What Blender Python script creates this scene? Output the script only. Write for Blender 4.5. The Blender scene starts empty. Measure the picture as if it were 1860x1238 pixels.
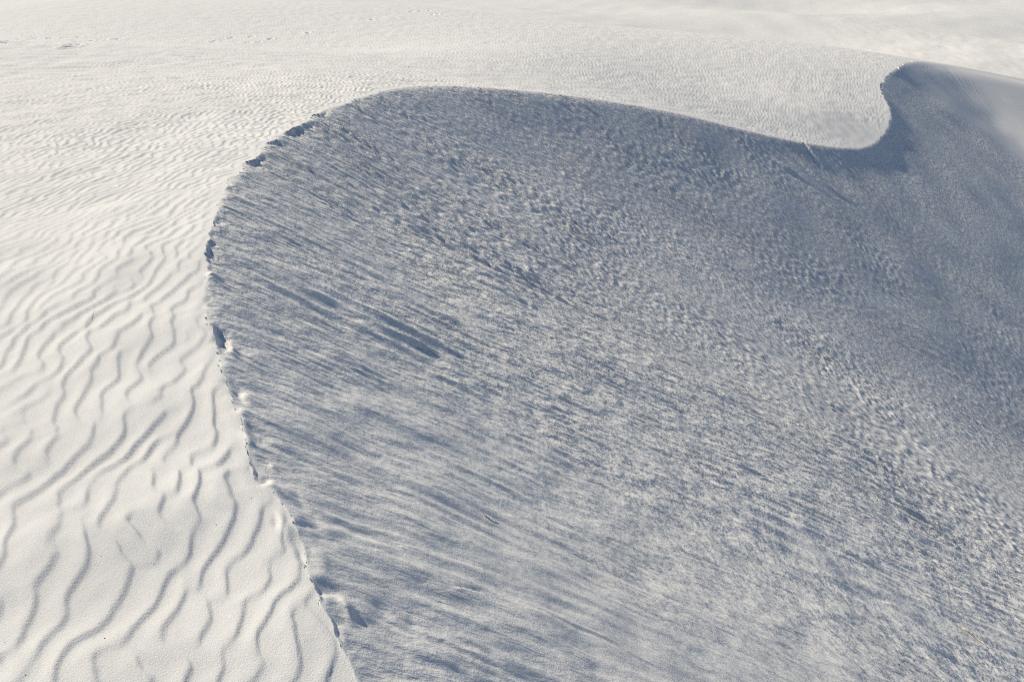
import bpy, math, time
import numpy as np
T0 = time.time()
rad = math.radians
scene = bpy.context.scene

# ------------------------------------------------------------------ camera
CAM_H, PITCH, FPX, PW, PH = 1.7, rad(30.0), 1328.0, 1860.0, 1238.0
cam_d = bpy.data.cameras.new('camera')
cam = bpy.data.objects.new('camera', cam_d)
scene.collection.objects.link(cam)
cam.location = (0, 0, CAM_H)
cam.rotation_euler = (math.pi / 2 - PITCH, 0, 0)
cam_d.sensor_width = 36.0
cam_d.lens = 36.0 * FPX / PW
cam_d.clip_start = 0.05
cam_d.clip_end = 20000
scene.camera = cam

# ------------------------------------------------------------------ sky and sun
SUN_EL = rad(34.5)
SUN_DIR = np.array([-0.83, 0.56]); SUN_DIR /= np.linalg.norm(SUN_DIR)   # plan direction towards the sun
world = bpy.data.worlds.new('World')
scene.world = world
world.use_nodes = True
wn = world.node_tree
bg = wn.nodes['Background']
sky = wn.nodes.new('ShaderNodeTexSky')
sky.sky_type = 'NISHITA'
sky.sun_disc = False
sky.sun_elevation = SUN_EL
sky.sun_rotation = math.atan2(SUN_DIR[0], SUN_DIR[1])
sky.altitude = 1200
sky.air_density = 1.0
sky.dust_density = 0.1
sky.ozone_density = 3.2
wn.links.new(sky.outputs[0], bg.inputs[0])
bg.inputs[1].default_value = 0.088
sun_d = bpy.data.lights.new('sun', 'SUN')
sun = bpy.data.objects.new('sun', sun_d)
scene.collection.objects.link(sun)
sun_d.energy = 5.0
sun_d.angle = rad(0.55)
sun_d.color = (1.0, 0.91, 0.725)
from mathutils import Vector
ld = Vector((SUN_DIR[0] * math.cos(SUN_EL), SUN_DIR[1] * math.cos(SUN_EL), math.sin(SUN_EL)))
sun.rotation_euler = ld.to_track_quat('Z', 'Y').to_euler()
sun.location = (-20, 12, 20)

scene.view_settings.view_transform = 'Standard'
scene.view_settings.look = 'None'
scene.view_settings.exposure = 0.1
scene.view_settings.gamma = 1.0
scene.view_settings.use_curve_mapping = False
scene.render.engine = 'CYCLES'
scene.cycles.max_bounces = 5
scene.cycles.diffuse_bounces = 3
scene.cycles.use_denoising = False
scene.cycles.filter_width = 1.1

# ------------------------------------------------------------------ noise tools
def fft_tile(n, klo, khi, seed):
    """periodic unit-variance noise with wavelengths n/khi .. n/klo samples"""
    rng = np.random.default_rng(seed)
    f = np.fft.rfft2(rng.standard_normal((n, n)))
    ky = np.fft.fftfreq(n)[:, None] * n
    kx = np.fft.rfftfreq(n)[None, :] * n
    k = np.hypot(kx, ky)
    band = np.exp(-np.maximum(k - khi, 0) ** 2 / (0.18 * khi) ** 2) * (1 - np.exp(-(k / klo) ** 4))
    f *= band
    t = np.fft.irfft2(f, s=(n, n))
    return (t / t.std()).astype(np.float32)

def samp(tile, u, v):
    """bilinear, wrapped; u, v in samples"""
    n = tile.shape[0]
    iu = np.floor(u).astype(np.int64); iv = np.floor(v).astype(np.int64)
    fu = (u - iu).astype(np.float32); fv = (v - iv).astype(np.float32)
    iu %= n; iv %= n
    ju = (iu + 1) % n; jv = (iv + 1) % n
    t = tile.ravel()
    return ((t[iv * n + iu] * (1 - fu) + t[iv * n + ju] * fu) * (1 - fv)
            + (t[jv * n + iu] * (1 - fu) + t[jv * n + ju] * fu) * fv)

TN = 512
TILE = [fft_tile(TN, 40, 64, s) for s in (11, 12, 13, 14)]       # wavelength about 9-10 samples
BROAD = [fft_tile(TN, 10, 64, s) for s in (21, 22, 23)]          # several octaves at once
def noise(x, y, wl, i=0, rot=0.6):
    c, s = math.cos(rot + i * 1.3), math.sin(rot + i * 1.3)
    k = 9.5 / wl
    return samp(TILE[i % 4], (x * c - y * s) * k + 17.3 * i, (x * s + y * c) * k + 71.9 * i)
def broad(x, y, wl, i=0, rot=0.9):
    c, s = math.cos(rot + i * 1.1), math.sin(rot + i * 1.1)
    k = 14.0 / wl
    return samp(BROAD[i % 3], (x * c - y * s) * k + 37.3 * i, (x * s + y * c) * k + 11.9 * i)
def smooth(a, b, x):
    t = np.clip((x - a) / (b - a), 0, 1)
    return t * t * (3 - 2 * t)

# ------------------------------------------------------------------ lay of the dune
CP, SP = math.cos(PITCH), math.sin(PITCH)
def at(px, py, d):
    u, v = (px - PW / 2) / FPX, (py - PH / 2) / FPX
    return (u * d, d * (CP - v * SP), CAM_H - d * (SP + v * CP))

crest_px = [(650, 1238, -.56), (622, 1180, -.51), (585, 1105, -.45), (545, 985, -.37), (512, 910, -.32), (465, 865, -.28),
            (438, 770, -.20), (408, 690, -.14), (388, 620, -.09), (376, 560, -.05), (374, 500, -.02), (379, 440, 4.4),
            (392, 385, 4.95), (425, 325, 5.8), (465, 280, 6.9), (520, 240, 8.1), (590, 203, 9.8), (640, 182, 11.2),
            (700, 164, 12.8), (760, 156, 14.4), (850, 157, 16.0), (1000, 170, 18.5), (1120, 186, 20.3), (1240, 208, 22.0),
            (1360, 238, 23.7), (1460, 259, 25.2), (1530, 268, 26.4), (1575, 266, 27.6), (1600, 247, 28.8), (1617, 215, 30.8),
            (1611, 188, 32.8), (1598, 160, 35.0), (1608, 141, 36.6), (1632, 120, 39.0), (1658, 111, 41.5), (1700, 114, 44.0),
            (1760, 124, 46.0), (1840, 140, 48.0), (1920, 160, 50.0)]
crest_px = [(a, b, (CAM_H - .22 * c) / (SP + (b - PH / 2) / FPX * CP) if k < 11 else c) for k, (a, b, c) in enumerate(crest_px)]   # the first ones give heights
crest_pts = [(0.9, -22, -2.4), (0.7, -9, -1.5), (0.5, -3, -.5), (0.25, -0.5, -.24), (-.0, 0.5, -.16)] + [at(*p) for p in crest_px] + [(48, 55, -12.0), (60, 58, -13.5)]
crest_pts = np.array(crest_pts)
NC0 = 5                                            # first crest point seen in the photograph

def catmull(P, per):
    out, idx = [], []
    for i in range(len(P) - 1):
        p0 = P[max(i - 1, 0)]; p1 = P[i]; p2 = P[i + 1]; p3 = P[min(i + 2, len(P) - 1)]
        L01 = max(np.linalg.norm(p1 - p0), 1e-6) ** .5; L12 = np.linalg.norm(p2 - p1) ** .5; L23 = max(np.linalg.norm(p3 - p2), 1e-6) ** .5
        m1 = (p2 - p1) if i == 0 else L12 * ((p1 - p0) / L01 - (p2 - p0) / (L01 + L12) + (p2 - p1) / L12)
        m2 = (p2 - p1) if i == len(P) - 2 else L12 * ((p2 - p1) / L12 - (p3 - p1) / (L12 + L23) + (p3 - p2) / L23)
        t = np.linspace(0, 1, per, endpoint=False)[:, None]
        out.append((2*t**3-3*t**2+1)*p1 + (t**3-2*t**2+t)*m1 + (-2*t**3+3*t**2)*p2 + (t**3-t**2)*m2)
        idx.append(i + t[:, 0])
    out.append(P[-1:]); idx.append(np.array([len(P) - 1.0]))
    return np.vstack(out), np.concatenate(idx)
CR, CI = catmull(crest_pts, 28)                    # crest polyline, control index along it
CI = CI - NC0
# smoothed course of the crest; the finer bends become offsets of the brink from it
CS = np.concatenate([[0], np.cumsum(np.linalg.norm(np.diff(CR[:, :2], axis=0), axis=1))])
CW = np.gradient(CS)
SM = np.empty_like(CR)
for j in range(len(CR)):
    sg = .10 + .11 * math.hypot(CR[j, 0], CR[j, 1])
    if CI[j] > 25: sg *= .35
    sg = min(sg, .5 * CS[j] + .02, .5 * (CS[-1] - CS[j]) + .02)
    w_ = np.exp(-.5 * ((CS - CS[j]) / sg) ** 2) * CW
    SM[j] = (w_[:, None] * CR).sum(0) / w_.sum()
RAW, CR = CR, SM
tan_ = np.gradient(CR[:, :2], axis=0); tan_ /= np.linalg.norm(tan_, axis=1)[:, None]
CDIST = np.hypot(CR[:, 0], CR[:, 1])
# the brink is scalloped by small collapses; smooth where wind has rounded it
softk = np.interp(CI, [0, 16, 17.5, 19, 24, 25.5, 27, 28, 33, 34, 35, 36.5, 40], [0, 0, .4, 1, 1, .6, .2, 0, 0, .4, 1, 1, 1])
rs = np.random.default_rng(5)
lg = np.log(np.maximum(CDIST, 1.0)) / 0.022
scal = sum(np.interp(lg * f, np.arange(0, 900), rs.standard_normal(900)) * a for f, a in ((0.45, 1.0), (1.0, .8), (2.1, .5)))
lat = scal * 0.0026 * np.minimum(CDIST, 12 + .5 * CDIST) * (1 - .93 * softk) * smooth(-1, 1, CI)
lat *= np.interp(CI, [0, 8, 10, 16, 27, 33, 34], [.8, .8, 1.2, 1.2, .25, .25, .1])
off = np.empty(len(CR)); zof = np.empty(len(CR))
for j in range(len(CR)):                           # where the normal at j meets the unsmoothed crest
    a_ = max(0, j - 120); Wd = RAW[a_:j + 120, :2] - CR[j, :2]
    al_ = Wd @ tan_[j]
    k = int(np.argmin(np.abs(al_) + .2 * np.linalg.norm(Wd, axis=1))); off[j] = Wd[k, 0] * tan_[j, 1] - Wd[k, 1] * tan_[j, 0]; zof[j] = RAW[a_ + k, 2]
hk = np.hanning(17); hk /= hk.sum()
off = np.convolve(np.pad(off, 8, 'edge'), hk, 'valid')
CR[:, 2] = np.convolve(np.pad(zof, 8, 'edge'), hk, 'valid')
lat = lat + off
LAT = lat
BRX, BRY = CR[:, 0] + tan_[:, 1] * lat, CR[:, 1] - tan_[:, 0] * lat       # the scalloped brink itself
RND = np.interp(CI, [-3, 0, 15, 18, 20, 23, 25, 27, 33, 34, 35, 36.5, 40], [.012, .012, .03, .06, .12, .14, .10, .04, .04, .3, 1.0, 2.2, 3.0])
TANF = np.interp(CI, [-3, 33, 34.4, 35.4, 40], [.645, .645, .64, .44, .40])
slope_al = np.gradient(CR[:, 2]) / np.maximum(np.linalg.norm(np.gradient(CR[:, :2], axis=0), axis=1), 1e-4)
from numpy import convolve
k_ = np.hanning(61); k_ /= k_.sum()
slope_al = convolve(np.pad(slope_al, 30, 'edge'), k_, 'valid')
TANX = np.sqrt(np.maximum(TANF ** 2 - np.clip(slope_al, -.45, .45) ** 2, .1))

def crest_near(x, y, chunk=1500):
    """signed distance (positive on the lee side) and polyline position of the nearest brink point"""
    sd = np.empty(len(x)); ii = np.empty(len(x))
    C = CR[:, :2]
    for a in range(0, len(x), chunk):
        P = np.stack([x[a:a+chunk], y[a:a+chunk]], 1)
        d2 = (P ** 2).sum(1)[:, None] - 2 * P @ C.T + (C ** 2).sum(1)[None]
        j = np.clip(d2.argmin(1), 1, len(C) - 2)
        best = None
        for k in (-1, 0):
            A = C[j + k]; B = C[j + k + 1]; AB = B - A
            t = np.clip(((P - A) * AB).sum(1) / np.maximum((AB ** 2).sum(1), 1e-9), 0, 1)
            q = A + AB * t[:, None]
            dd = np.linalg.norm(P - q, axis=1)
            sg = np.sign((P[:, 0] - q[:, 0]) * AB[:, 1] - (P[:, 1] - q[:, 1]) * AB[:, 0])
            if best is None: best = (dd, sg, j + k + t)
            else:
                m = dd < best[0]
                best = (np.where(m, dd, best[0]), np.where(m, sg, best[1]), np.where(m, j + k + t, best[2]))
        # sign from the local tangent, steadier at the kinks
        jj = np.clip(np.rint(best[2]).astype(int), 0, len(C) - 1)
        w = P - C[jj]
        sg = np.sign(w[:, 0] * tan_[jj, 1] - w[:, 1] * tan_[jj, 0])
        sg = np.where(best[0] < 0.3, best[1], np.where(sg == 0, 1, sg))
        sd[a:a+chunk] = best[0] * np.where(sg == 0, 1, sg) - np.interp(best[2], np.arange(len(LAT)), LAT); ii[a:a+chunk] = best[2]
    return sd, ii
def along(arr, ii): return np.interp(ii, np.arange(len(arr)), arr)

# windward surface: thin-plate spline through the brink and the points read off the photograph
wind_pts = [at(p[0], p[1], p[2]) for p in
            [(1000, 38, 55), (800, 15, 60), (1300, 68, 52), (1500, 88, 50), (1640, 105, 47), (1300, 150, 32), (1500, 150, 34.5), (1500, 205, 29.5),
             (1000, 100, 30), (800, 90, 29), (560, 40, 42), (500, 2, 62), (100, 40, 40), (100, 2, 56), (100, 78, 22), (560, 100, 22), (300, 85, 22), (-200, 70, 22)]]
wind_pts += [(-1.7, .3, -.18), (-3, 1.5, -.17), (-2.6, 3.0, -.09), (-3.4, 4.5, -.13), (-5, 2.5, -.30), (-5, 6, -.32), (-4, 8.5, -.45), (-9, 9, -.7), (-9, 3, -.7),
             (-5, 13, -.85), (-9, 16, -1.15), (-3, 18, -1.45), (-17.5, 31, -2.55), (-7, 32, -3.0), (-30, 25, -2.2), (-22, 8, -1.6), (-3, -5, -.8), (-12, -8, -1.7), (-30, -10, -3.2),
             (-45, 20, -3.4), (-45, 60, -4.4), (-40, 90, -6.0), (-15, 95, -8.5), (-6, 80, -7.5), (4, 72, -7.6), (16, 68, -8.6), (25, 64, -9.3), (34, 62, -10.6), (45, 66, -13), (0, 100, -11.5), (20, 90, -13)]
ctl = np.vstack([CR[60:NC0 * 28 + 34 * 28:14], CR[NC0 * 28 + 34 * 28::20], np.array(wind_pts)])
def tps_fit(P, lam):
    n = len(P)
    d = np.linalg.norm(P[:, None, :2] - P[None, :, :2], axis=2)
    K = np.where(d > 0, d ** 2 * np.log(np.maximum(d, 1e-9)), 0) + lam * np.eye(n)
    Q = np.hstack([np.ones((n, 1)), P[:, :2]])
    A = np.block([[K, Q], [Q.T, np.zeros((3, 3))]])
    return np.linalg.solve(A, np.concatenate([P[:, 2], np.zeros(3)]))
TW = tps_fit(ctl, 0.02)
def tps(x, y, chunk=4000):
    out = np.empty(len(x)); n = len(ctl)
    for a in range(0, len(x), chunk):
        X = x[a:a+chunk]; Y = y[a:a+chunk]
        d2 = (X[:, None] - ctl[None, :, 0]) ** 2 + (Y[:, None] - ctl[None, :, 1]) ** 2
        out[a:a+chunk] = (0.5 * d2 * np.log(np.maximum(d2, 1e-12))) @ TW[:n] + TW[n] + TW[n+1] * X + TW[n+2] * Y
    return out

class Grid:
    def __init__(s, x0, y0, x1, y1, h):
        s.x0, s.y0, s.h = x0, y0, h
        s.nx = int((x1 - x0) / h) + 1; s.ny = int((y1 - y0) / h) + 1
        X, Y = np.meshgrid(x0 + h * np.arange(s.nx), y0 + h * np.arange(s.ny))
        s.X, s.Y = X.ravel(), Y.ravel()
    def get(s, A, x, y):
        u = np.clip((x - s.x0) / s.h, 1.001, s.nx - 2.002); v = np.clip((y - s.y0) / s.h, 1.001, s.ny - 2.002)
        i = u.astype(int); j = v.astype(int); fu = u - i; fv = v - j
        def w(t): return (((-.5*t+1)*t-.5)*t, ((1.5*t-2.5)*t)*t+1, ((-1.5*t+2)*t+.5)*t, ((.5*t-.5)*t)*t)
        wu, wv = w(fu), w(fv); A = A.ravel(); r = 0
        for b in range(4):
            row = (j + b - 1) * s.nx + i - 1
            r = r + wv[b] * (wu[0]*A[row] + wu[1]*A[row+1] + wu[2]*A[row+2] + wu[3]*A[row+3])
        return r
    def lin(s, A, x, y):
        u = np.clip((x - s.x0) / s.h, 0, s.nx - 1.002); v = np.clip((y - s.y0) / s.h, 0, s.ny - 1.002)
        i = u.astype(int); j = v.astype(int); fu = u - i; fv = v - j; A = A.ravel(); k = j * s.nx + i
        return (A[k]*(1-fu) + A[k+1]*fu)*(1-fv) + (A[k+s.nx]*(1-fu) + A[k+s.nx+1]*fu)*fv
def blur(A, sig):
    r = int(sig * 3) + 1
    k = np.exp(-.5 * (np.arange(-r, r + 1) / sig) ** 2); k /= k.sum()
    B = np.pad(A, r, 'edge')
    B = sum(k[i] * B[i:i + A.shape[0], :] for i in range(2 * r + 1))
    return sum(k[i] * B[:, i:i + A.shape[1]] for i in range(2 * r + 1))

# slip face: sand at its angle of repose below every point of the brink
FLOOR = -15.0
G = Grid(-6, -12, 62, 62, 0.25)
apx = CR[::3]; apz = (CR[:, 2] + TANF * RND)[::3]; apt = TANF[::3]
S = np.empty(len(G.X)); ENDM = np.zeros(len(G.X)); apc = CI[::3]
for a in range(0, len(S), 8000):
    d = np.hypot(G.X[a:a+8000, None] - apx[None, :, 0], G.Y[a:a+8000, None] - apx[None, :, 1])
    cone = apz[None] - apt[None] * d
    am_ = cone.argmax(1); S[a:a+8000] = cone[np.arange(len(am_)), am_]; ENDM[a:a+8000] = apc[am_] > 34.75
S = S.reshape(G.ny, G.nx)
ENDM = blur(ENDM.reshape(S.shape), 1.2)            # the smooth rounded end of the dune
gsd, gii = crest_near(G.X, G.Y)
gsd2 = gsd.reshape(S.shape)
S1, S2 = blur(S, 3), blur(S, 8)
wA = smooth(.8, 3.0, gsd2); wB = smooth(4, 10, gsd2)
SB = S * (1 - wA) + S1 * wA
SB = SB * (1 - wB) + S2 * wB
gy_, gx_ = np.gradient(blur(np.where(gsd2 > 0, S, S), 3), G.h)
gm = np.maximum(np.hypot(gx_, gy_), 1e-3)
FX, FY = -gx_ / gm, -gy_ / gm                     # fall-line direction

def base(x, y, sd=None, ii=None):
    if sd is None: sd, ii = crest_near(x, y)
    lee = sd > 0
    z = np.empty(len(x))
    z[~lee] = tps(x[~lee], y[~lee])
    i = ii[lee]; s = sd[lee]; r = along(RND, i)
    s0 = .035 * np.maximum(np.hypot(x[lee], y[lee]), 1) ** .8
    s = np.maximum(s + along(LAT, i) * (1 - np.exp(-s / s0)), 0)       # the scallops die out below the brink
    near = along(CR[:, 2], i) - along(TANX, i) * (np.sqrt(s * s + r * r) - r)
    w = smooth(.4, 1.2, s / (1 + r))
    far = G.get(SB, x[lee], y[lee])
    zz = near * (1 - w) + far * w
    zz = zz - .045 * (1 - np.exp(-s / .5)) * smooth(35.5, 34, along(CI, i))
    zz = zz + (.08 - .005 * smooth(6, 16, np.hypot(x[lee], y[lee]))) * np.log1p(np.exp(np.minimum((s - 1.3) * 2.5, 30))) / 2.5 * smooth(35.5, 33, along(CI, i))
    zz = np.where(zz < FLOOR + 2, FLOOR + np.log1p(np.exp(np.clip((zz - FLOOR) / .6, -40, 40))) * .6, zz)
    z[lee] = zz
    # the windward surface meets the brink exactly
    wl = ~lee
    cz = along(CR[:, 2], ii[wl])
    bx = along(BRX, ii[wl]); by = along(BRY, ii[wl])
    near_w = np.exp(-(sd[wl] / (.35 + .05 * np.hypot(x[wl], y[wl]))) ** 2)
    z[wl] += near_w * (cz - tps(bx, by))
    return z, sd, ii

def pick(px, py, lo=0.6, hi=140):
    """point of the sand seen at a pixel of the photograph"""
    d = np.geomspace(lo, hi, 1500)
    u, v = (px - PW / 2) / FPX, (py - PH / 2) / FPX
    x, y, z = u * d, d * (CP - v * SP), CAM_H - d * (SP + v * CP)
    b, _, _ = base(x, y)
    k = np.argmax(z < b)
    if k == 0: k = len(d) - 1
    f = (z[k-1] - b[k-1]) / ((z[k-1] - b[k-1]) - (z[k] - b[k]))
    dd = d[k-1] + f * (d[k] - d[k-1])
    return np.array([u * dd, dd * (CP - v * SP), CAM_H - dd * (SP + v * CP)])

# direction of the flow streaks as read off the photograph (pixel pairs), blended into the fall lines
STREAKS = [((940, 1092), (1240, 1222)), ((1060, 1098), (1190, 1136)), ((680, 850), (760, 883)), ((1000, 622), (1290, 772)), ((1300, 828), (1440, 890)), ((560, 630), (760, 718)),
           ((470, 590), (620, 660)), ((1060, 870), (1180, 975)), ((1590, 895), (1860, 1045)), ((1500, 1120), (1640, 1215)), ((1380, 243), (1560, 390)), ((1640, 620), (1760, 705)), ((800, 330), (1000, 440)),
           ((640, 420), (800, 503)), ((500, 290), (640, 370)), ((760, 200), (900, 300)), ((1000, 250), (1120, 335)), ((1350, 560), (1500, 675)), ((1250, 1060), (1330, 1135)), ((1650, 250), (1800, 365)),
           ((700, 1000), (800, 1040)), ((900, 950), (1000, 1010))]
num = np.zeros((2,) + S.shape); den = np.zeros(S.shape)
GX, GY = G.X.reshape(S.shape), G.Y.reshape(S.shape)
for a, b in STREAKS:
    p, q = pick(*a), pick(*b)
    d = (q - p)[:2]; d /= np.hypot(*d); m = (p + q) / 2
    ang = math.degrees(math.atan2(d[1], d[0])); ang = max(-42, min(25, ang)); d = (math.cos(rad(ang)), math.sin(rad(ang)))
    rr = .18 * np.hypot(m[0], m[1]) + .25
    w = 1 / (1 + ((GX - m[0]) ** 2 + (GY - m[1]) ** 2) / rr ** 2) ** 1.5
    num[0] += w * d[0]; num[1] += w * d[1]; den += w
bl = np.clip(den * 1.6, 0, .85)
FX = FX * (1 - bl) + bl * num[0] / den; FY = FY * (1 - bl) + bl * num[1] / den
nm = np.hypot(FX, FY); FX /= nm; FY /= nm
# coordinates of the sand flows: where on the brink each flow line starts, and how far down it is
CSM = np.concatenate([[0], np.cumsum(np.linalg.norm(np.diff(CR[:, :2], axis=0), axis=1))])
qx, qy = G.X.copy(), G.Y.copy(); FV = np.minimum(gsd, 0.0); live = gsd > 0
for _ in range(260):
    k = np.nonzero(live)[0]
    if not len(k): break
    st = np.minimum(np.maximum(G.lin(gsd2, qx[k], qy[k]), .04), .25)
    qx[k] -= G.lin(FX, qx[k], qy[k]) * st; qy[k] -= G.lin(FY, qx[k], qy[k]) * st; FV[k] += st
    live[k] = (G.lin(gsd2, qx[k], qy[k]) > .02) & (qx[k] > G.x0 + .5) & (qy[k] > G.y0 + .5) & (qx[k] < 61) & (qy[k] < 61)
_, qi = crest_near(qx, qy)
FU = blur(np.interp(qi, np.arange(len(CSM)), CSM).reshape(S.shape), 2.0); FV = blur(FV.reshape(S.shape), 1.5)
gu1, gu0 = np.gradient(FU, G.h)
gv1, gv0 = np.gradient(FV, G.h)
FWT = blur(np.clip(1.5 / np.maximum(np.hypot(gv0, gv1), .1), 0, 1) ** 3, 2.0) * blur(np.clip(1.25 / np.maximum(np.hypot(gu0, gu1), .1), 0, 1) ** 2.5, 2.0)

#@@DETAIL@@
# ------------------------------------------------------------------ wind ripples on the windward side
RN, RCELL, RLAM = 2048, 0.0062, 0.089
def ripple_tile(seed):
    rng = np.random.default_rng(seed)
    f = np.fft.fft2(rng.standard_normal((RN, RN)))
    k = np.fft.fftfreq(RN, RCELL)
    ku, kv = k[None, :], k[:, None]
    k0 = 1 / RLAM
    f *= np.exp(-.5 * ((ku - k0) / (.15 * k0)) ** 2 - .5 * (kv / (.31 * k0)) ** 2)
    a = np.fft.ifft2(f)
    ph = np.angle(a) / (2 * np.pi) % 1.0; am = np.abs(a); am /= am.mean()
    rise = .865                                     # long gentle windward side, short steep lee
    h = np.where(ph < rise, -np.cos(np.pi * np.minimum(ph / rise, 1) ** 1.25), np.cos(np.pi * np.clip((ph - rise) / (1 - rise), 0, 1)))
    return (h * np.clip(am * 1.3, .3, .95)).astype(np.float32)
RT = ripple_tile(3)
WA = rad(0.0)                                    # wind blows from the left towards the slip face
def ripples(x, y, sd, r):
    c, s = math.cos(WA), math.sin(WA)
    wx = x + .013 * noise(x, y, .34, 0) + .014 * noise(x, y, .75, 1) + .0035 * noise(x, y, .15, 1) + .0008 * noise(x, y, .05, 2) + .16 * noise(x, y, 7., 2)
    wy = y + .010 * noise(x, y, .5, 3) + .12 * noise(x, y, 8., 1)
    u = wx * c + wy * s - .9 * np.exp(-np.maximum(y, 0) / 2.0) - .05 * y; v = -wx * s + wy * c
    amp = .0041 * np.clip(1 + .15 * noise(x, y, 1.6, 2), .7, 1.2) * smooth(-.03, .04 + .012 * r, -sd) * (1 + 1.6 * smooth(4.5, 14, r))
    far = smooth(16, 30, r)                        # coarser ripples on the far slope
    h = samp(RT, u / RCELL, v / RCELL) * amp * (1 - far)
    m = far > 0
    if m.any():
        h[m] += samp(RT, u[m] / (RCELL * 1.6), v[m] / (RCELL * 1.6)) * .0068 * far[m]
    return h

# ------------------------------------------------------------------ small marks read off the photograph
def pxs(lst): return [(pick(a[0], a[1]),) + tuple(a[2:]) for a in lst]
# bumps and dents along the brink: pixel, radius across, radius along the brink, height
LUMPS = pxs([(388, 503, .030, .040, .040), (392, 470, .02, .02, .022), (401, 452, .02, .02, .02), (384, 545, .03, .05, -.03), (400, 520, .03, .04, .016),
             (396, 565, .035, .05, .03), (402, 610, .035, .09, -.05), (421, 632, .018, .075, .042), (428, 705, .035, .07, -.045), (460, 728, .03, .05, .03),
             (441, 752, .02, .03, .03), (450, 800, .02, .05, .030), (470, 795, .03, .05, -.03), (478, 870, .022, .035, -.028), (497, 880, .03, .03, .028),
             (499, 848, .015, .02, .028), (516, 955, .016, .05, .02), (503, 950, .014, .03, -.02), (556, 985, .035, .06, -.03), (545, 1003, .013, .06, -.02),
             (540, 905, .03, .06, -.03), (585, 1030, .02, .04, .02), (630, 1105, .016, .045, .03), (620, 960, .07, .05, .016), (570, 945, .05, .05, -.014), (590, 975, .05, .06, -.016),
             (755, 1150, .16, .13, -.016), (660, 1090, .05, .08, .014), (650, 820, .08, .05, -.014), (720, 810, .10, .04, -.012),
             (1030, 1200, .06, .14, .012), (1075, 1190, .06, .14, -.012)])
# grooves and small scarps running down the slip face: pixels from .. to, width, depth (negative = scarp lip), lit lip
RILLS = [((840, 570), (1010, 625), .030, .022), ((1000, 622), (1290, 768), .035, .035), ((1130, 690), (1260, 760), .03, .02), ((1300, 828), (1440, 885), .035, .035), ((1440, 880), (1520, 915), .03, .02),
         ((940, 1092), (1240, 1222), .016, -.016), ((560, 630), (760, 715), .025, .02),
         ((470, 590), (620, 660), .02, .014), ((700, 640), (860, 700), .025, .018), ((1010, 500), (1200, 590), .03, .025), ((1500, 640), (1640, 720), .05, .04),
         ((1590, 895), (1860, 1040), .05, .045), ((1480, 800), (1600, 850), .04, .03), ((640, 420), (800, 500), .03, .025), ((830, 330), (1000, 410), .05, .04),
         ((740, 690), (900, 760), .02, .015), ((1240, 1000), (1330, 1040), .03, .02), ((1550, 1060), (1640, 1100), .03, .02), ((810, 1060), (900, 1080), .02, .014), ((1580, 740), (1860, 900), .06, .05),
         ((770, 655), (930, 720), .02, .014), ((900, 720), (1120, 800), .025, .02), ((690, 880), (770, 910), .02, .016), ((1640, 620), (1760, 690), .06, .05), ((480, 420), (600, 470), .02, .018),
         ((1392, 256), (1600, 420), .11, .08), ((1410, 256), (1640, 440), .07, -.10), ((1395, 284), (1480, 340), .08, -.12), ((1460, 325), (1590, 425), .09, .06)]
RILLS = [(pick(*a), pick(*b), w, d) for a, b, w, d in RILLS]
PRINTS = pxs([(2, 78, .16), (17, 75, .18), (31, 72, .16), (55, 69.5, .18), (66, 69.7, .2), (92, 70, .14), (124, 69, .14), (139, 68.5, .16), (150, 77, .18), (170, 74.5, .16), (188, 72.5, .12),
              (216, 71, .18), (136, 81, .12), (126, 86, .12), (388, 75.5, .12), (450, 78, .12), (470, 77, .1), (420, 69, .1), (457, 66.5, .1),
              (748, 21, .2), (764, 20, .12), (780, 19, .12), (786, 27, .14), (795, 26, .12), (676, 36, .12), (560, 60, .1), (492, 71, .12)])

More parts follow.
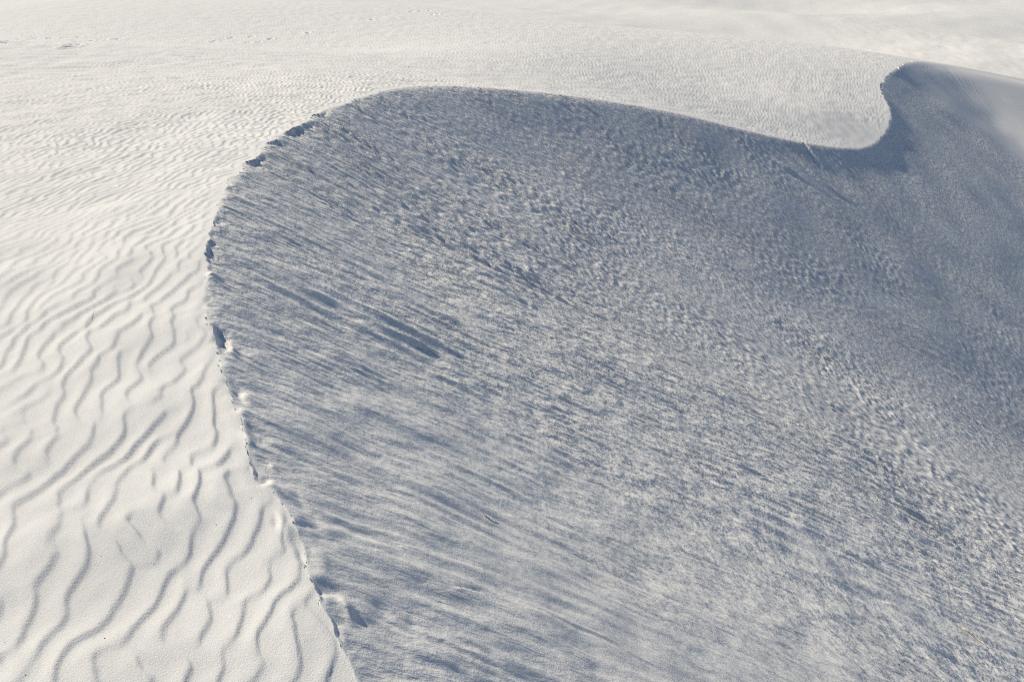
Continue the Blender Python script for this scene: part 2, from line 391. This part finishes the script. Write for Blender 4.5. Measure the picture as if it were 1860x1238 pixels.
# ------------------------------------------------------------------ relief of the slip face
def fall(x, y): return G.lin(FX, x, y), G.lin(FY, x, y)
def lic(x, y, wl, n, i):
    """noise smeared along the fall line"""
    fx, fy = fall(x, y)
    acc = noise(x, y, wl, i).astype(np.float64); sq = 1.0
    st = .42 * wl
    for k in range(1, n + 1):
        w = .5 + .5 * math.cos(math.pi * k / (n + 1))
        for sg in (1, -1):
            acc += w * noise(x + sg * fx * st * k, y + sg * fy * st * k, wl, i); sq += w * w
    return acc / math.sqrt(sq) * .75
def slip_relief(x, y, sd, ii, r, sp):
    """sp = mesh spacing at each vertex"""
    h = np.zeros(len(x))
    ci = along(CI, ii)
    calm = 1 - G.lin(ENDM, x, y)
    calm *= smooth(0, .03 + .006 * r, sd)
    near = 1 - smooth(3.0, 9.0, r)
    # long streaks of sand flow, several widths
    for i, (wl, slope, n) in enumerate(((.06, .21, 11), (.11, .24, 9), (.2, .16, 10), (.45, .08, 9))):
        wt = smooth(1.6, 3.0, wl / sp)
        m = wt > .01
        if not m.any(): continue
        X, Y = x[m], y[m]
        L = lic(X, Y, wl, n, i)
        # streaks come in bands, fresh flows next to old crust
        wt = wt * (1 - (.2, .5, .6, .6)[i] * (1 - smooth(2.0, 6.5, r)))
        band = np.clip(.62 + .6 * broad(X, Y, wl * 16 + .6, i % 3), .08, 2.0)
        h[m] += wt[m] * L * band * slope * wl / 6.28 * 1.25
    # short smears and avalanche lobes
    for i, (wl, slope) in enumerate(((.10, .21), (.2, .18), (.4, .08))):
        wt = smooth(1.5, 2.8, wl / sp) * (1 - .35 * near)
        m = wt > .01
        if not m.any(): continue
        X, Y = x[m], y[m]
        patch = np.clip(.6 + .8 * broad(X, Y, 3.0 + wl * 6, (i + 1) % 3), .05, 2.0)
        n1 = lic(X, Y, wl, 2, (i + 2) % 4)
        h[m] += wt[m] * patch * (n1 + .35 * np.abs(n1)) * slope * wl / 6.28
    # clods higher up the face
    for i, (wl, slope) in enumerate(((.07, .2), (.12, .25), (.22, .13))):
        wt = smooth(1.5, 2.8, wl / sp) * smooth(4, 10, r)
        m = wt > .01
        if not m.any(): continue
        X, Y = x[m], y[m]
        patch = np.clip(.75 + .45 * broad(X, Y, 6.0, i % 3), .3, 1.5)
        n1 = .9 * broad(X, Y, wl * 1.6, (i + 1) % 3)
        h[m] += wt[m] * patch * (n1 + .3 * np.abs(n1)) * slope * wl / 6.28
    # soft swells near the camera
    h += near * (.0022 * noise(x, y, .30, 2) + .004 * noise(x, y, .55, 0)) * smooth(.0, .2, sd)
    # broad hollows
    h += .014 * noise(x, y, 2.6, 1) * smooth(.3, 1.5, sd) + .012 * noise(x, y, 6., 3) * smooth(1, 4, sd)
    # small alcoves and ribs just under the brink
    rib = along(np.interp(lg * .9, np.arange(0, 900), rib_noise), ii)
    rd = .018 * np.minimum(r, 15) ** .7
    h += rib * .16 * rd * np.exp(-(sd / rd) ** 2) * (sd / rd) * np.where(ci < 34.5, 1, 0) * (1 - .7 * along(softk, ii)) * 1.6
    h *= calm
    # a low broken scarp just under the brink where the crust has slumped
    lip = np.clip(.35 + .8 * along(np.interp(lg * .55, np.arange(0, 900), rib_noise[::-1]), ii), 0, 1.4) * smooth(.5, 3, ci) * smooth(18, 14, ci)
    h -= lip * (.017 + .003 * r) * smooth(0, .006 + .003 * r, sd) * np.exp(-(sd / (.065 + .018 * r)) ** 2)
    crumb = np.exp(-(sd / (.03 + .012 * r)) ** 2) * smooth(0, .01, sd) * (r < 14) * np.clip(-.1 + .9 * noise(x, y, .5, 3), 0, 1.5) * (1 - along(softk, ii))
    h += crumb * (.0045 * noise(x, y, .05, 0) * smooth(1.5, 2.5, .05 / sp) + .008 * noise(x, y, .11, 2)) * np.minimum(.2 + r * .05, .7)
    for a, b, w, d in RILLS:
        ab = b[:2] - a[:2]; L = np.hypot(*ab); t = ab / L
        bx, by = x - a[0], y - a[1]
        m = (np.abs(bx - ab[0] / 2) < L / 2 + 4 * w + .3) & (np.abs(by - ab[1] / 2) < L / 2 + 4 * w + .3)
        if not m.any(): continue
        s = (bx[m] * t[0] + by[m] * t[1]) / L
        q = bx[m] * t[1] - by[m] * t[0]
        hs = (a[0] * 7.1 + b[1] * 3.3) % 6.28
        q = q + L * .03 * np.sin(s * 5.1 + hs) + L * .012 * np.sin(s * 13.7 + 2 * hs)
        ww = np.maximum(w * .48, sp[m] * 1.2) * (.7 + .5 * np.sin(s * 5 + hs) ** 2)
        env = smooth(-.05, .3, s) * smooth(1.05, .5, s)
        # a groove: one steep wall, one raised lip
        h[m] += .5 * env * (-d * np.exp(-(q / ww) ** 2) + .5 * d * np.exp(-((q - 1.9 * ww) / (1.4 * ww)) ** 2))
    return h
rib_noise = np.random.default_rng(8).standard_normal(900)

def lumps(x, y, ii):
    h = np.zeros(len(x))
    for p, ra, rb, a in LUMPS:
        m = np.nonzero((np.abs(x - p[0]) < .4) & (np.abs(y - p[1]) < .4))[0]
        if not len(m): continue
        j = int(np.argmin(np.hypot(CR[:, 0] - p[0], CR[:, 1] - p[1])))
        tx, ty = tan_[max(j - 10, 0):j + 10].mean(0)
        X, Y = x[m] - p[0], y[m] - p[1]
        X = X + .22 * ra * noise(x[m], y[m], .12, 0); Y = Y + .22 * ra * noise(x[m], y[m], .12, 1)
        q = ((X * ty - Y * tx) / ra) ** 2 + ((X * tx + Y * ty) / rb) ** 2
        h[m] += (.48 if a > 0 else .42) * a * np.exp(-q)
    return h
def prints(x, y):
    h = np.zeros(len(x))
    for p, ra in PRINTS:
        X, Y = x - p[0], y - p[1]
        m = (np.abs(X) < 1.5) & (np.abs(Y) < 2.5)
        if not m.any(): continue
        q = (X[m] / ra) ** 2 + (Y[m] / .32) ** 2
        h[m] += -.10 * np.exp(-q ** 1.4) + .03 * np.exp(-(np.sqrt(q) - 1.6) ** 2 / .15)
    return h

def surface(x, y, sp, dt):
    z, sd, ii = base(x, y)
    r = np.hypot(x, y)
    lee = sd > 0
    w = ~lee
    z[w] += .006 * noise(x[w], y[w], .7, 1) * smooth(0, .1 + .02 * r[w], -sd[w]) + .007 * noise(x[w], y[w], 2.2, 3) * smooth(.0, 1.5, -sd[w])
    if w.any():
        X, Y = x[w], y[w]
        hollow = np.exp(-(((X - HOL[0]) / 2.2) ** 2 + ((Y - HOL[1]) / 2.6) ** 2))
        fade = (1 - .95 * hollow) * smooth(1.3, 2.6, RLAM * (1 + .6 * smooth(16, 30, r[w])) / dt[w]) * smooth(75, 45, r[w])
        fade = fade * (1 - smooth(2.0, .4, -sd[w]) * smooth(33.5, 35, along(CI, ii[w])))
        z[w] += ripples(X, Y, sd[w], r[w]) * fade
        fp = (r[w] > 15) & (r[w] < 80)
        zz = z[w]
        zz[fp] += prints(X[fp], Y[fp]); z[w] = zz
    if lee.any():
        z[lee] += slip_relief(x[lee], y[lee], sd[lee], ii[lee], r[lee], sp[lee])
    nr = r < 8
    if nr.any():
        z[nr] += lumps(x[nr], y[nr], ii[nr])
    return z, sd, ii
HOL = pick(1545, 238)
print('marks', round(time.time() - T0, 1))

# ------------------------------------------------------------------ materials
def sand_material(name, grain, strength, flow=()):
    m = bpy.data.materials.new(name); m.use_nodes = True
    nt = m.node_tree; N = nt.nodes; L = nt.links
    b = N['Principled BSDF']
    b.inputs['Roughness'].default_value = .9
    b.inputs['Specular IOR Level'].default_value = .03
    tc = N.new('ShaderNodeTexCoord')
    n1 = N.new('ShaderNodeTexNoise'); n1.inputs['Scale'].default_value = 1.3; n1.inputs['Detail'].default_value = 6; n1.inputs['Roughness'].default_value = .6
    n2 = N.new('ShaderNodeTexNoise'); n2.inputs['Scale'].default_value = 420; n2.inputs['Detail'].default_value = 2
    L.new(tc.outputs['Object'], n1.inputs['Vector']); L.new(tc.outputs['Object'], n2.inputs['Vector'])
    r1 = N.new('ShaderNodeValToRGB')
    r1.color_ramp.elements[0].position = .3; r1.color_ramp.elements[0].color = (.735, .72, .695, 1)
    r1.color_ramp.elements[1].position = .7; r1.color_ramp.elements[1].color = (.785, .77, .747, 1)
    r2 = N.new('ShaderNodeValToRGB')
    r2.color_ramp.elements[0].position = .3; r2.color_ramp.elements[0].color = (.80, .80, .81, 1)
    r2.color_ramp.elements[1].position = .62; r2.color_ramp.elements[1].color = (1, 1, 1, 1)
    L.new(n1.outputs['Fac'], r1.inputs['Fac']); L.new(n2.outputs['Fac'], r2.inputs['Fac'])
    mx = N.new('ShaderNodeMix'); mx.data_type = 'RGBA'; mx.blend_type = 'MULTIPLY'; mx.inputs['Factor'].default_value = 1
    L.new(r1.outputs['Color'], mx.inputs['A']); L.new(r2.outputs['Color'], mx.inputs['B'])
    L.new(mx.outputs['Result'], b.inputs['Base Color'])
    # grain relief, two sizes
    g1 = N.new('ShaderNodeTexNoise'); g1.inputs['Scale'].default_value = grain; g1.inputs['Detail'].default_value = 3; g1.inputs['Roughness'].default_value = .65
    L.new(tc.outputs['Object'], g1.inputs['Vector'])
    bp = N.new('ShaderNodeBump'); bp.inputs['Strength'].default_value = 1; bp.inputs['Distance'].default_value = strength / grain
    L.new(g1.outputs['Fac'], bp.inputs['Height'])
    last = bp
    if flow:
        at_ = N.new('ShaderNodeAttribute'); at_.attribute_name = 'flow'
        sep = N.new('ShaderNodeSeparateXYZ'); L.new(at_.outputs['Vector'], sep.inputs[0])
        for sx, sy, det, rough, dist in flow:
            mp = N.new('ShaderNodeVectorMath'); mp.operation = 'MULTIPLY'; mp.inputs[1].default_value = (sx, sy, 0)
            L.new(at_.outputs['Vector'], mp.inputs[0])
            ns = N.new('ShaderNodeTexNoise'); ns.inputs['Scale'].default_value = 1; ns.inputs['Detail'].default_value = det; ns.inputs['Roughness'].default_value = rough
            L.new(mp.outputs[0], ns.inputs['Vector'])
            # flows are rougher in some bands than in others
            mk = N.new('ShaderNodeVectorMath'); mk.operation = 'MULTIPLY'; mk.inputs[1].default_value = (sx * .09, sy * .09, 0)
            L.new(at_.outputs['Vector'], mk.inputs[0])
            nk = N.new('ShaderNodeTexNoise'); nk.inputs['Scale'].default_value = 1; nk.inputs['Detail'].default_value = 3
            L.new(mk.outputs[0], nk.inputs['Vector'])
            mr = N.new('ShaderNodeMapRange'); mr.inputs['From Min'].default_value = .35; mr.inputs['From Max'].default_value = .65; mr.inputs['To Min'].default_value = .35; mr.inputs['To Max'].default_value = 1.25
            L.new(nk.outputs['Fac'], mr.inputs['Value'])
            b2 = N.new('ShaderNodeBump'); b2.inputs['Distance'].default_value = dist
            mu = N.new('ShaderNodeMath'); mu.operation = 'MULTIPLY'
            sb = N.new('ShaderNodeMath'); sb.operation = 'SUBTRACT'; sb.inputs[1].default_value = .5; L.new(ns.outputs['Fac'], sb.inputs[0])
            L.new(sb.outputs[0], mu.inputs[0]); L.new(mr.outputs[0], mu.inputs[1])
            m3 = N.new('ShaderNodeMath'); m3.operation = 'MULTIPLY'; L.new(mu.outputs[0], m3.inputs[0]); L.new(sep.outputs[2], m3.inputs[1])
            L.new(m3.outputs[0], b2.inputs['Height']); L.new(last.outputs['Normal'], b2.inputs['Normal'])
            last = b2
    L.new(last.outputs['Normal'], b.inputs['Normal'])
    return m
M_WIND = sand_material('windward_sand', 200, .4)
M_SLIP = sand_material('slip_face_sand', 170, .32, ((40, 10, 3, .55, .005), (17, 6.5, 3, .54, .040), (6.5, 2.9, 5, .58, .105), (11, 8, 3, .56, .026)))
M_PLAIN = sand_material('plain_sand', 8, .3)

# ------------------------------------------------------------------ meshes
def mesh_object(name, v, tri, mat, parent=None):
    me = bpy.data.meshes.new(name)
    used = np.zeros(len(v), bool); used[tri.ravel()] = True
    new = np.cumsum(used) - 1
    v = v[used]; tri = new[tri]
    me.vertices.add(len(v)); me.vertices.foreach_set('co', v.astype(np.float32).ravel())
    me.loops.add(tri.size); me.loops.foreach_set('vertex_index', tri.astype(np.int32).ravel())
    me.polygons.add(len(tri))
    me.polygons.foreach_set('loop_start', np.arange(0, tri.size, 3, dtype=np.int32))
    me.polygons.foreach_set('use_smooth', np.ones(len(tri), bool))
    me.update(calc_edges=True)
    me.materials.append(mat)
    o = bpy.data.objects.new(name, me); scene.collection.objects.link(o)
    o.parent = parent
    print(name, len(tri), 'tris', round(time.time() - T0, 1))
    return o

def polar(th, r, snap=True):
    R, TH = np.meshgrid(r, th, indexing='ij')
    x = (R * np.sin(TH)).ravel(); y = (R * np.cos(TH)).ravel()
    dr = np.gradient(r)[:, None] * np.ones(len(th))[None]
    dt = R * np.gradient(th)[None]
    sp = np.maximum(dt, .8 * dr).ravel() 
    cell = (.62 * np.hypot(dr, dt)).ravel()
    return x, y, sp, cell, dt.ravel()
def snap_to_brink(x, y, cell):
    gs = G.lin(gsd2, x, y)
    inside = (x > G.x0) & (x < 60) & (y > G.y0) & (y < 60)
    c = np.nonzero(inside & (np.abs(gs) < cell + .3))[0]
    sd, ii = crest_near(x[c], y[c])
    m = np.abs(sd) < cell[c] * .5
    x[c[m]] = along(BRX, ii[m]); y[c[m]] = along(BRY, ii[m])
    return c[m]
def grid_tris(nr, nt):
    k = np.arange((nr - 1) * nt).reshape(nr - 1, nt)[:, :-1].ravel()
    return np.vstack([np.stack([k, k + nt, k + 1], 1), np.stack([k + 1, k + nt, k + nt + 1], 1)])

def block(th, r, side):
    """one polar patch of sand; side +1 slip face, -1 windward"""
    x, y, sp, cell, dt = polar(th, r)
    sn = snap_to_brink(x, y, cell)
    tri = grid_tris(len(r), len(th))
    cx = x[tri].mean(1); cy = y[tri].mean(1)
    inside = (cx > G.x0) & (cx < 60) & (cy > G.y0) & (cy < 60)
    gs = np.where(inside, G.lin(gsd2, cx, cy), -9.)
    hard = inside & (np.abs(gs) < .6 + .02 * np.hypot(cx, cy))
    s, _ = crest_near(cx[hard], cy[hard]); gs[hard] = s
    out = ~inside & ((cx > 60) | ((cx > 1.0) & (cy < 60)))
    gs[out] = 9.
    tri = tri[gs > -1.6 * cell[tri].max(1)] if side > 0 else tri[gs < 1.0 * cell[tri].max(1)]    # the slip face reaches a little way under the windward sand
    used = np.unique(tri)
    # vertices of this side's triangles that lie beyond the brink are drawn back onto it
    ub = used[(np.abs(G.lin(gsd2, x[used], y[used])) < cell[used] + .4) & (x[used] > G.x0) & (x[used] < 60) & (y[used] > G.y0) & (y[used] < 60)]
    us, ui = crest_near(x[ub], y[ub])
    wr = (us * side < 0) & (side < 0)
    x[ub[wr]] = along(BRX, ui[wr]); y[ub[wr]] = along(BRY, ui[wr])
    sn = np.union1d(sn, ub[wr])
    if side < 0:
        tri = tri[~np.isin(tri, sn).all(1)]
        used = np.unique(tri)
    z = np.zeros(len(x))
    xs, ys, sps = x[used], y[used], sp[used]
    # brink vertices belong to both meshes: evaluate a hair to the windward side, without ripples or streaks
    dts = dt[used]; zz = np.empty(len(xs))
    for a in range(0, len(xs), 30000):
        zz[a:a+30000] = surface(xs[a:a+30000], ys[a:a+30000], sps[a:a+30000], dts[a:a+30000])[0]
    if side > 0:
        hem = np.nonzero((np.abs(G.lin(gsd2, xs, ys)) < 1.5) & (xs > G.x0) & (ys > G.y0))[0]
        zb, hs, _ = base(xs[hem], ys[hem])
        under = (hs < -1e-5) & ~np.isin(used[hem], sn)
        zb = zb + lumps(xs[hem], ys[hem], None) * (np.hypot(xs[hem], ys[hem]) < 8)
        zz[hem[under]] = zb[under] - .0015 - .06 * -hs[under]
    z[used] = zz
    sset = np.intersect1d(sn, used)
    _, i2 = crest_near(x[sset], y[sset])
    z[sset] = along(CR[:, 2], i2) + lumps(x[sset], y[sset], i2) * (np.hypot(x[sset], y[sset]) < 8)
    return np.stack([x, y, z], 1), tri
def join(blocks):
    vs, ts, n = [], [], 0
    for v, t in blocks:
        vs.append(v); ts.append(t + n); n += len(v)
    return np.vstack(vs), np.vstack(ts)
def geo(a, b, k): return np.geomspace(a, b, int(math.log(b / a) / k) + 1)

dune = bpy.data.objects.new('sand_dune', None); scene.collection.objects.link(dune)
dune['kind'] = 'structure'
Q = globals().get('QUALITY', 1.0)
bw = [block(np.linspace(rad(-66), rad(0), int(720 * Q)), geo(.9, 6.0, .006 / Q), -1),
      block(np.linspace(rad(-42), rad(40), int(1190 * Q)), geo(6.0, 26.0, .0036 / Q), -1),
      block(np.linspace(rad(-42), rad(40), int(1500 * Q)), geo(26.0, 95.0, .0078 / Q), -1),
      block(np.linspace(rad(-180), rad(180), 300), geo(.04, .9, .06), -1), block(np.linspace(rad(-180), rad(-66), 120), geo(.9, 6, .03), -1),
      block(np.linspace(rad(0), rad(180), 160), geo(.9, 6, .03), -1), block(np.linspace(rad(-180), rad(-42), 200), geo(6, 95, .02), -1), block(np.linspace(rad(40), rad(180), 160), geo(6, 95, .02), -1)]
w_ob = mesh_object('windward_slope', *join(bw), M_WIND, dune)
w_ob['label'] = 'sunlit pale windward slope covered in wind ripples'
bs = [block(np.linspace(rad(-29), rad(58), int(870 * Q)), geo(.9, 60, .0045 / Q), 1), block(np.linspace(rad(15), rad(180), 120), geo(60, 110, .03), 1),
      block(np.linspace(rad(-180), rad(180), 300), geo(.04, .9, .06), 1), block(np.linspace(rad(58), rad(180), 160), geo(.9, 60, .03), 1)]
s_ob = mesh_object('slip_face', *join(bs), M_SLIP, dune)
me = s_ob.data
co = np.empty(len(me.vertices) * 3, np.float32); me.vertices.foreach_get('co', co); co = co.reshape(-1, 3).astype(float)
cr_ = np.hypot(co[:, 0], co[:, 1])
fw = np.clip(G.lin(FWT, co[:, 0], co[:, 1]), 0, 1) * (.3 + .7 * smooth(1.8, 5.0, cr_)) * smooth(.0, .02 + .004 * cr_, G.lin(gsd2, co[:, 0], co[:, 1]))
fw *= 1 - G.lin(ENDM, co[:, 0], co[:, 1])
fl = np.stack([G.get(FU, co[:, 0], co[:, 1]), G.get(FV, co[:, 0], co[:, 1]) * 1.18, fw], 1)
me.attributes.new('flow', 'FLOAT_VECTOR', 'POINT').data.foreach_set('vector', fl.astype(np.float32).ravel())
s_ob['label'] = 'blue-grey shaded slip face streaked by sliding sand'

# plain far below and beyond the dune
rp = np.concatenate([np.geomspace(3, 40, 30), geo(40, 260, .011)[1:], np.geomspace(260, 6000, 40)[1:]])
tp = np.concatenate([np.linspace(rad(-180), rad(-50), 60)[:-1], np.linspace(rad(-50), rad(50), 400), np.linspace(rad(50), rad(180), 60)[1:]])
x, y, sp, _, _ = polar(tp, rp)
r = np.hypot(x, y)
zp = -14.3 + .5 * noise(x, y, 60, 1) * smooth(40, 90, r) + 1.2 * noise(x, y, 260, 2) * smooth(120, 400, r)
hum = smooth(92, 118, r) * smooth(-4, 22, x - .33 * y) * smooth(-.6, .8, broad(x, y, 60, 1) + .5)
zp += smooth(330, 150, r) * hum * (.035 * np.abs(noise(x, y, 1.2, 0)) + .035 * np.abs(noise(x, y, 2.0, 3))) + smooth(300, 100, r) * .05 * noise(x, y, 9, 0)
pl = mesh_object('desert_plain', np.stack([x, y, zp], 1), grid_tris(len(rp), len(tp)), M_PLAIN)
pl['kind'] = 'structure'
#@@THINGS@@
# ------------------------------------------------------------------ small things lying on the sand
import bmesh
def plain_material(name, c1, c2, rough=.7):
    m = bpy.data.materials.new(name); m.use_nodes = True
    N, L = m.node_tree.nodes, m.node_tree.links
    b = N['Principled BSDF']; b.inputs['Roughness'].default_value = rough
    tc = N.new('ShaderNodeTexCoord'); n = N.new('ShaderNodeTexNoise'); n.inputs['Scale'].default_value = 60; n.inputs['Detail'].default_value = 4
    r = N.new('ShaderNodeValToRGB'); r.color_ramp.elements[0].color = c1 + (1,); r.color_ramp.elements[1].color = c2 + (1,)
    r.color_ramp.elements[0].position = .35; r.color_ramp.elements[1].position = .65
    L.new(tc.outputs['Object'], n.inputs['Vector']); L.new(n.outputs['Fac'], r.inputs['Fac']); L.new(r.outputs['Color'], b.inputs['Base Color'])
    return m
def mesh_xyz(ob):
    c = np.empty(len(ob.data.vertices) * 3, np.float32); ob.data.vertices.foreach_get('co', c); return c.reshape(-1, 3)
XYZ = {'w': mesh_xyz(w_ob), 's': mesh_xyz(s_ob)}
def on_sand(px, py, side):
    p = pick(px, py)
    V = XYZ[side]
    near = np.argsort((V[:, 0] - p[0]) ** 2 + (V[:, 1] - p[1]) ** 2)[:3]
    return Vector((p[0], p[1], float(V[near, 2].mean())))
def stalk(name, pix, side, radius, mat, lift, label, category):
    pts = [on_sand(a, b, side) for a, b in pix]
    base_ = pts[0].copy()
    pts = [p - base_ + Vector((0, 0, radius * .6 + l)) for p, l in zip(pts, lift)]
    bm = bmesh.new(); rings = []
    for i, p in enumerate(pts):
        t = (pts[min(i + 1, len(pts) - 1)] - pts[max(i - 1, 0)]).normalized()
        a = t.orthogonal().normalized(); b = t.cross(a)
        rr = radius * (1 - .55 * i / (len(pts) - 1)) * (1.12 if i % 3 == 1 else 1)
        rings.append([bm.verts.new(p + (a * math.cos(k * math.pi / 4) + b * math.sin(k * math.pi / 4)) * rr) for k in range(8)])
    for r0, r1 in zip(rings, rings[1:]):
        for k in range(8): bm.faces.new((r0[k], r0[(k + 1) % 8], r1[(k + 1) % 8], r1[k]))
    bm.faces.new(rings[0][::-1]); bm.faces.new(rings[-1])
    me = bpy.data.meshes.new(name); bm.to_mesh(me); bm.free()
    me.polygons.foreach_set('use_smooth', np.ones(len(me.polygons), bool)); me.materials.append(mat)
    o = bpy.data.objects.new(name, me); o.location = base_; scene.collection.objects.link(o)
    o['label'] = label; o['category'] = category
    return o
M_STRAW = plain_material('dry_straw', (.62, .46, .22), (.74, .60, .34), .5)
M_BARK = plain_material('dark_bark', (.025, .02, .017), (.06, .05, .04), .85)
M_GRAIN = plain_material('dark_grain', (.05, .045, .04), (.12, .11, .10), .8)
stalk('straw', [(1750, 1135), (1760, 1142), (1770, 1149), (1780, 1157), (1786, 1162), (1791, 1168)], 's', .0045, M_STRAW, (.004, .007, .009, .011, .011, .009),
      'short golden dry straw lying on the shaded blue-grey slip face', 'straw')
stalk('twig', [(878, 930), (883, 936), (890, 941), (897, 945), (905, 946)], 's', .0022, M_BARK, (.002, .003, .002, .002, .001),
      'tiny dark curved twig lying on the shaded blue-grey slip face', 'twig')
stalk('grass_stem', [(172, 566), (169, 574), (166, 584), (161, 591), (156, 597)], 'w', .0005, M_GRAIN, (.003, .001, .001, .001, .002),
      'thin dark dry grass stem lying across pale wind ripples', 'grass stem')
grain_me = None
rg = np.random.default_rng(4)
for px_, py_ in ((180, 1131), (278, 1020), (184, 1009), (47, 1226), (393, 954), (190, 1158), (457, 906), (8, 1164)):
    p = on_sand(px_, py_, 'w')
    if grain_me is None:
        bm = bmesh.new(); bmesh.ops.create_icosphere(bm, subdivisions=2, radius=1)
        for v in bm.verts: v.co *= .8 + .35 * rg.random(); v.co.z *= .7
        grain_me = bpy.data.meshes.new('dark_grain'); bm.to_mesh(grain_me); bm.free(); grain_me.materials.append(M_GRAIN)
    o = bpy.data.objects.new('dark_grain', grain_me); scene.collection.objects.link(o)
    k = .0012 * (.7 + .6 * rg.random()); o.scale = (k * 1.3, k, k); o.rotation_euler = (0, 0, 6.28 * rg.random()); o.location = p + Vector((0, 0, k * .35))
    o['label'] = 'tiny dark grain lying loose on the sunlit pale ripples'; o['category'] = 'grain'; o['group'] = 'dark grains on the ripples'
print('done', round(time.time() - T0, 1))
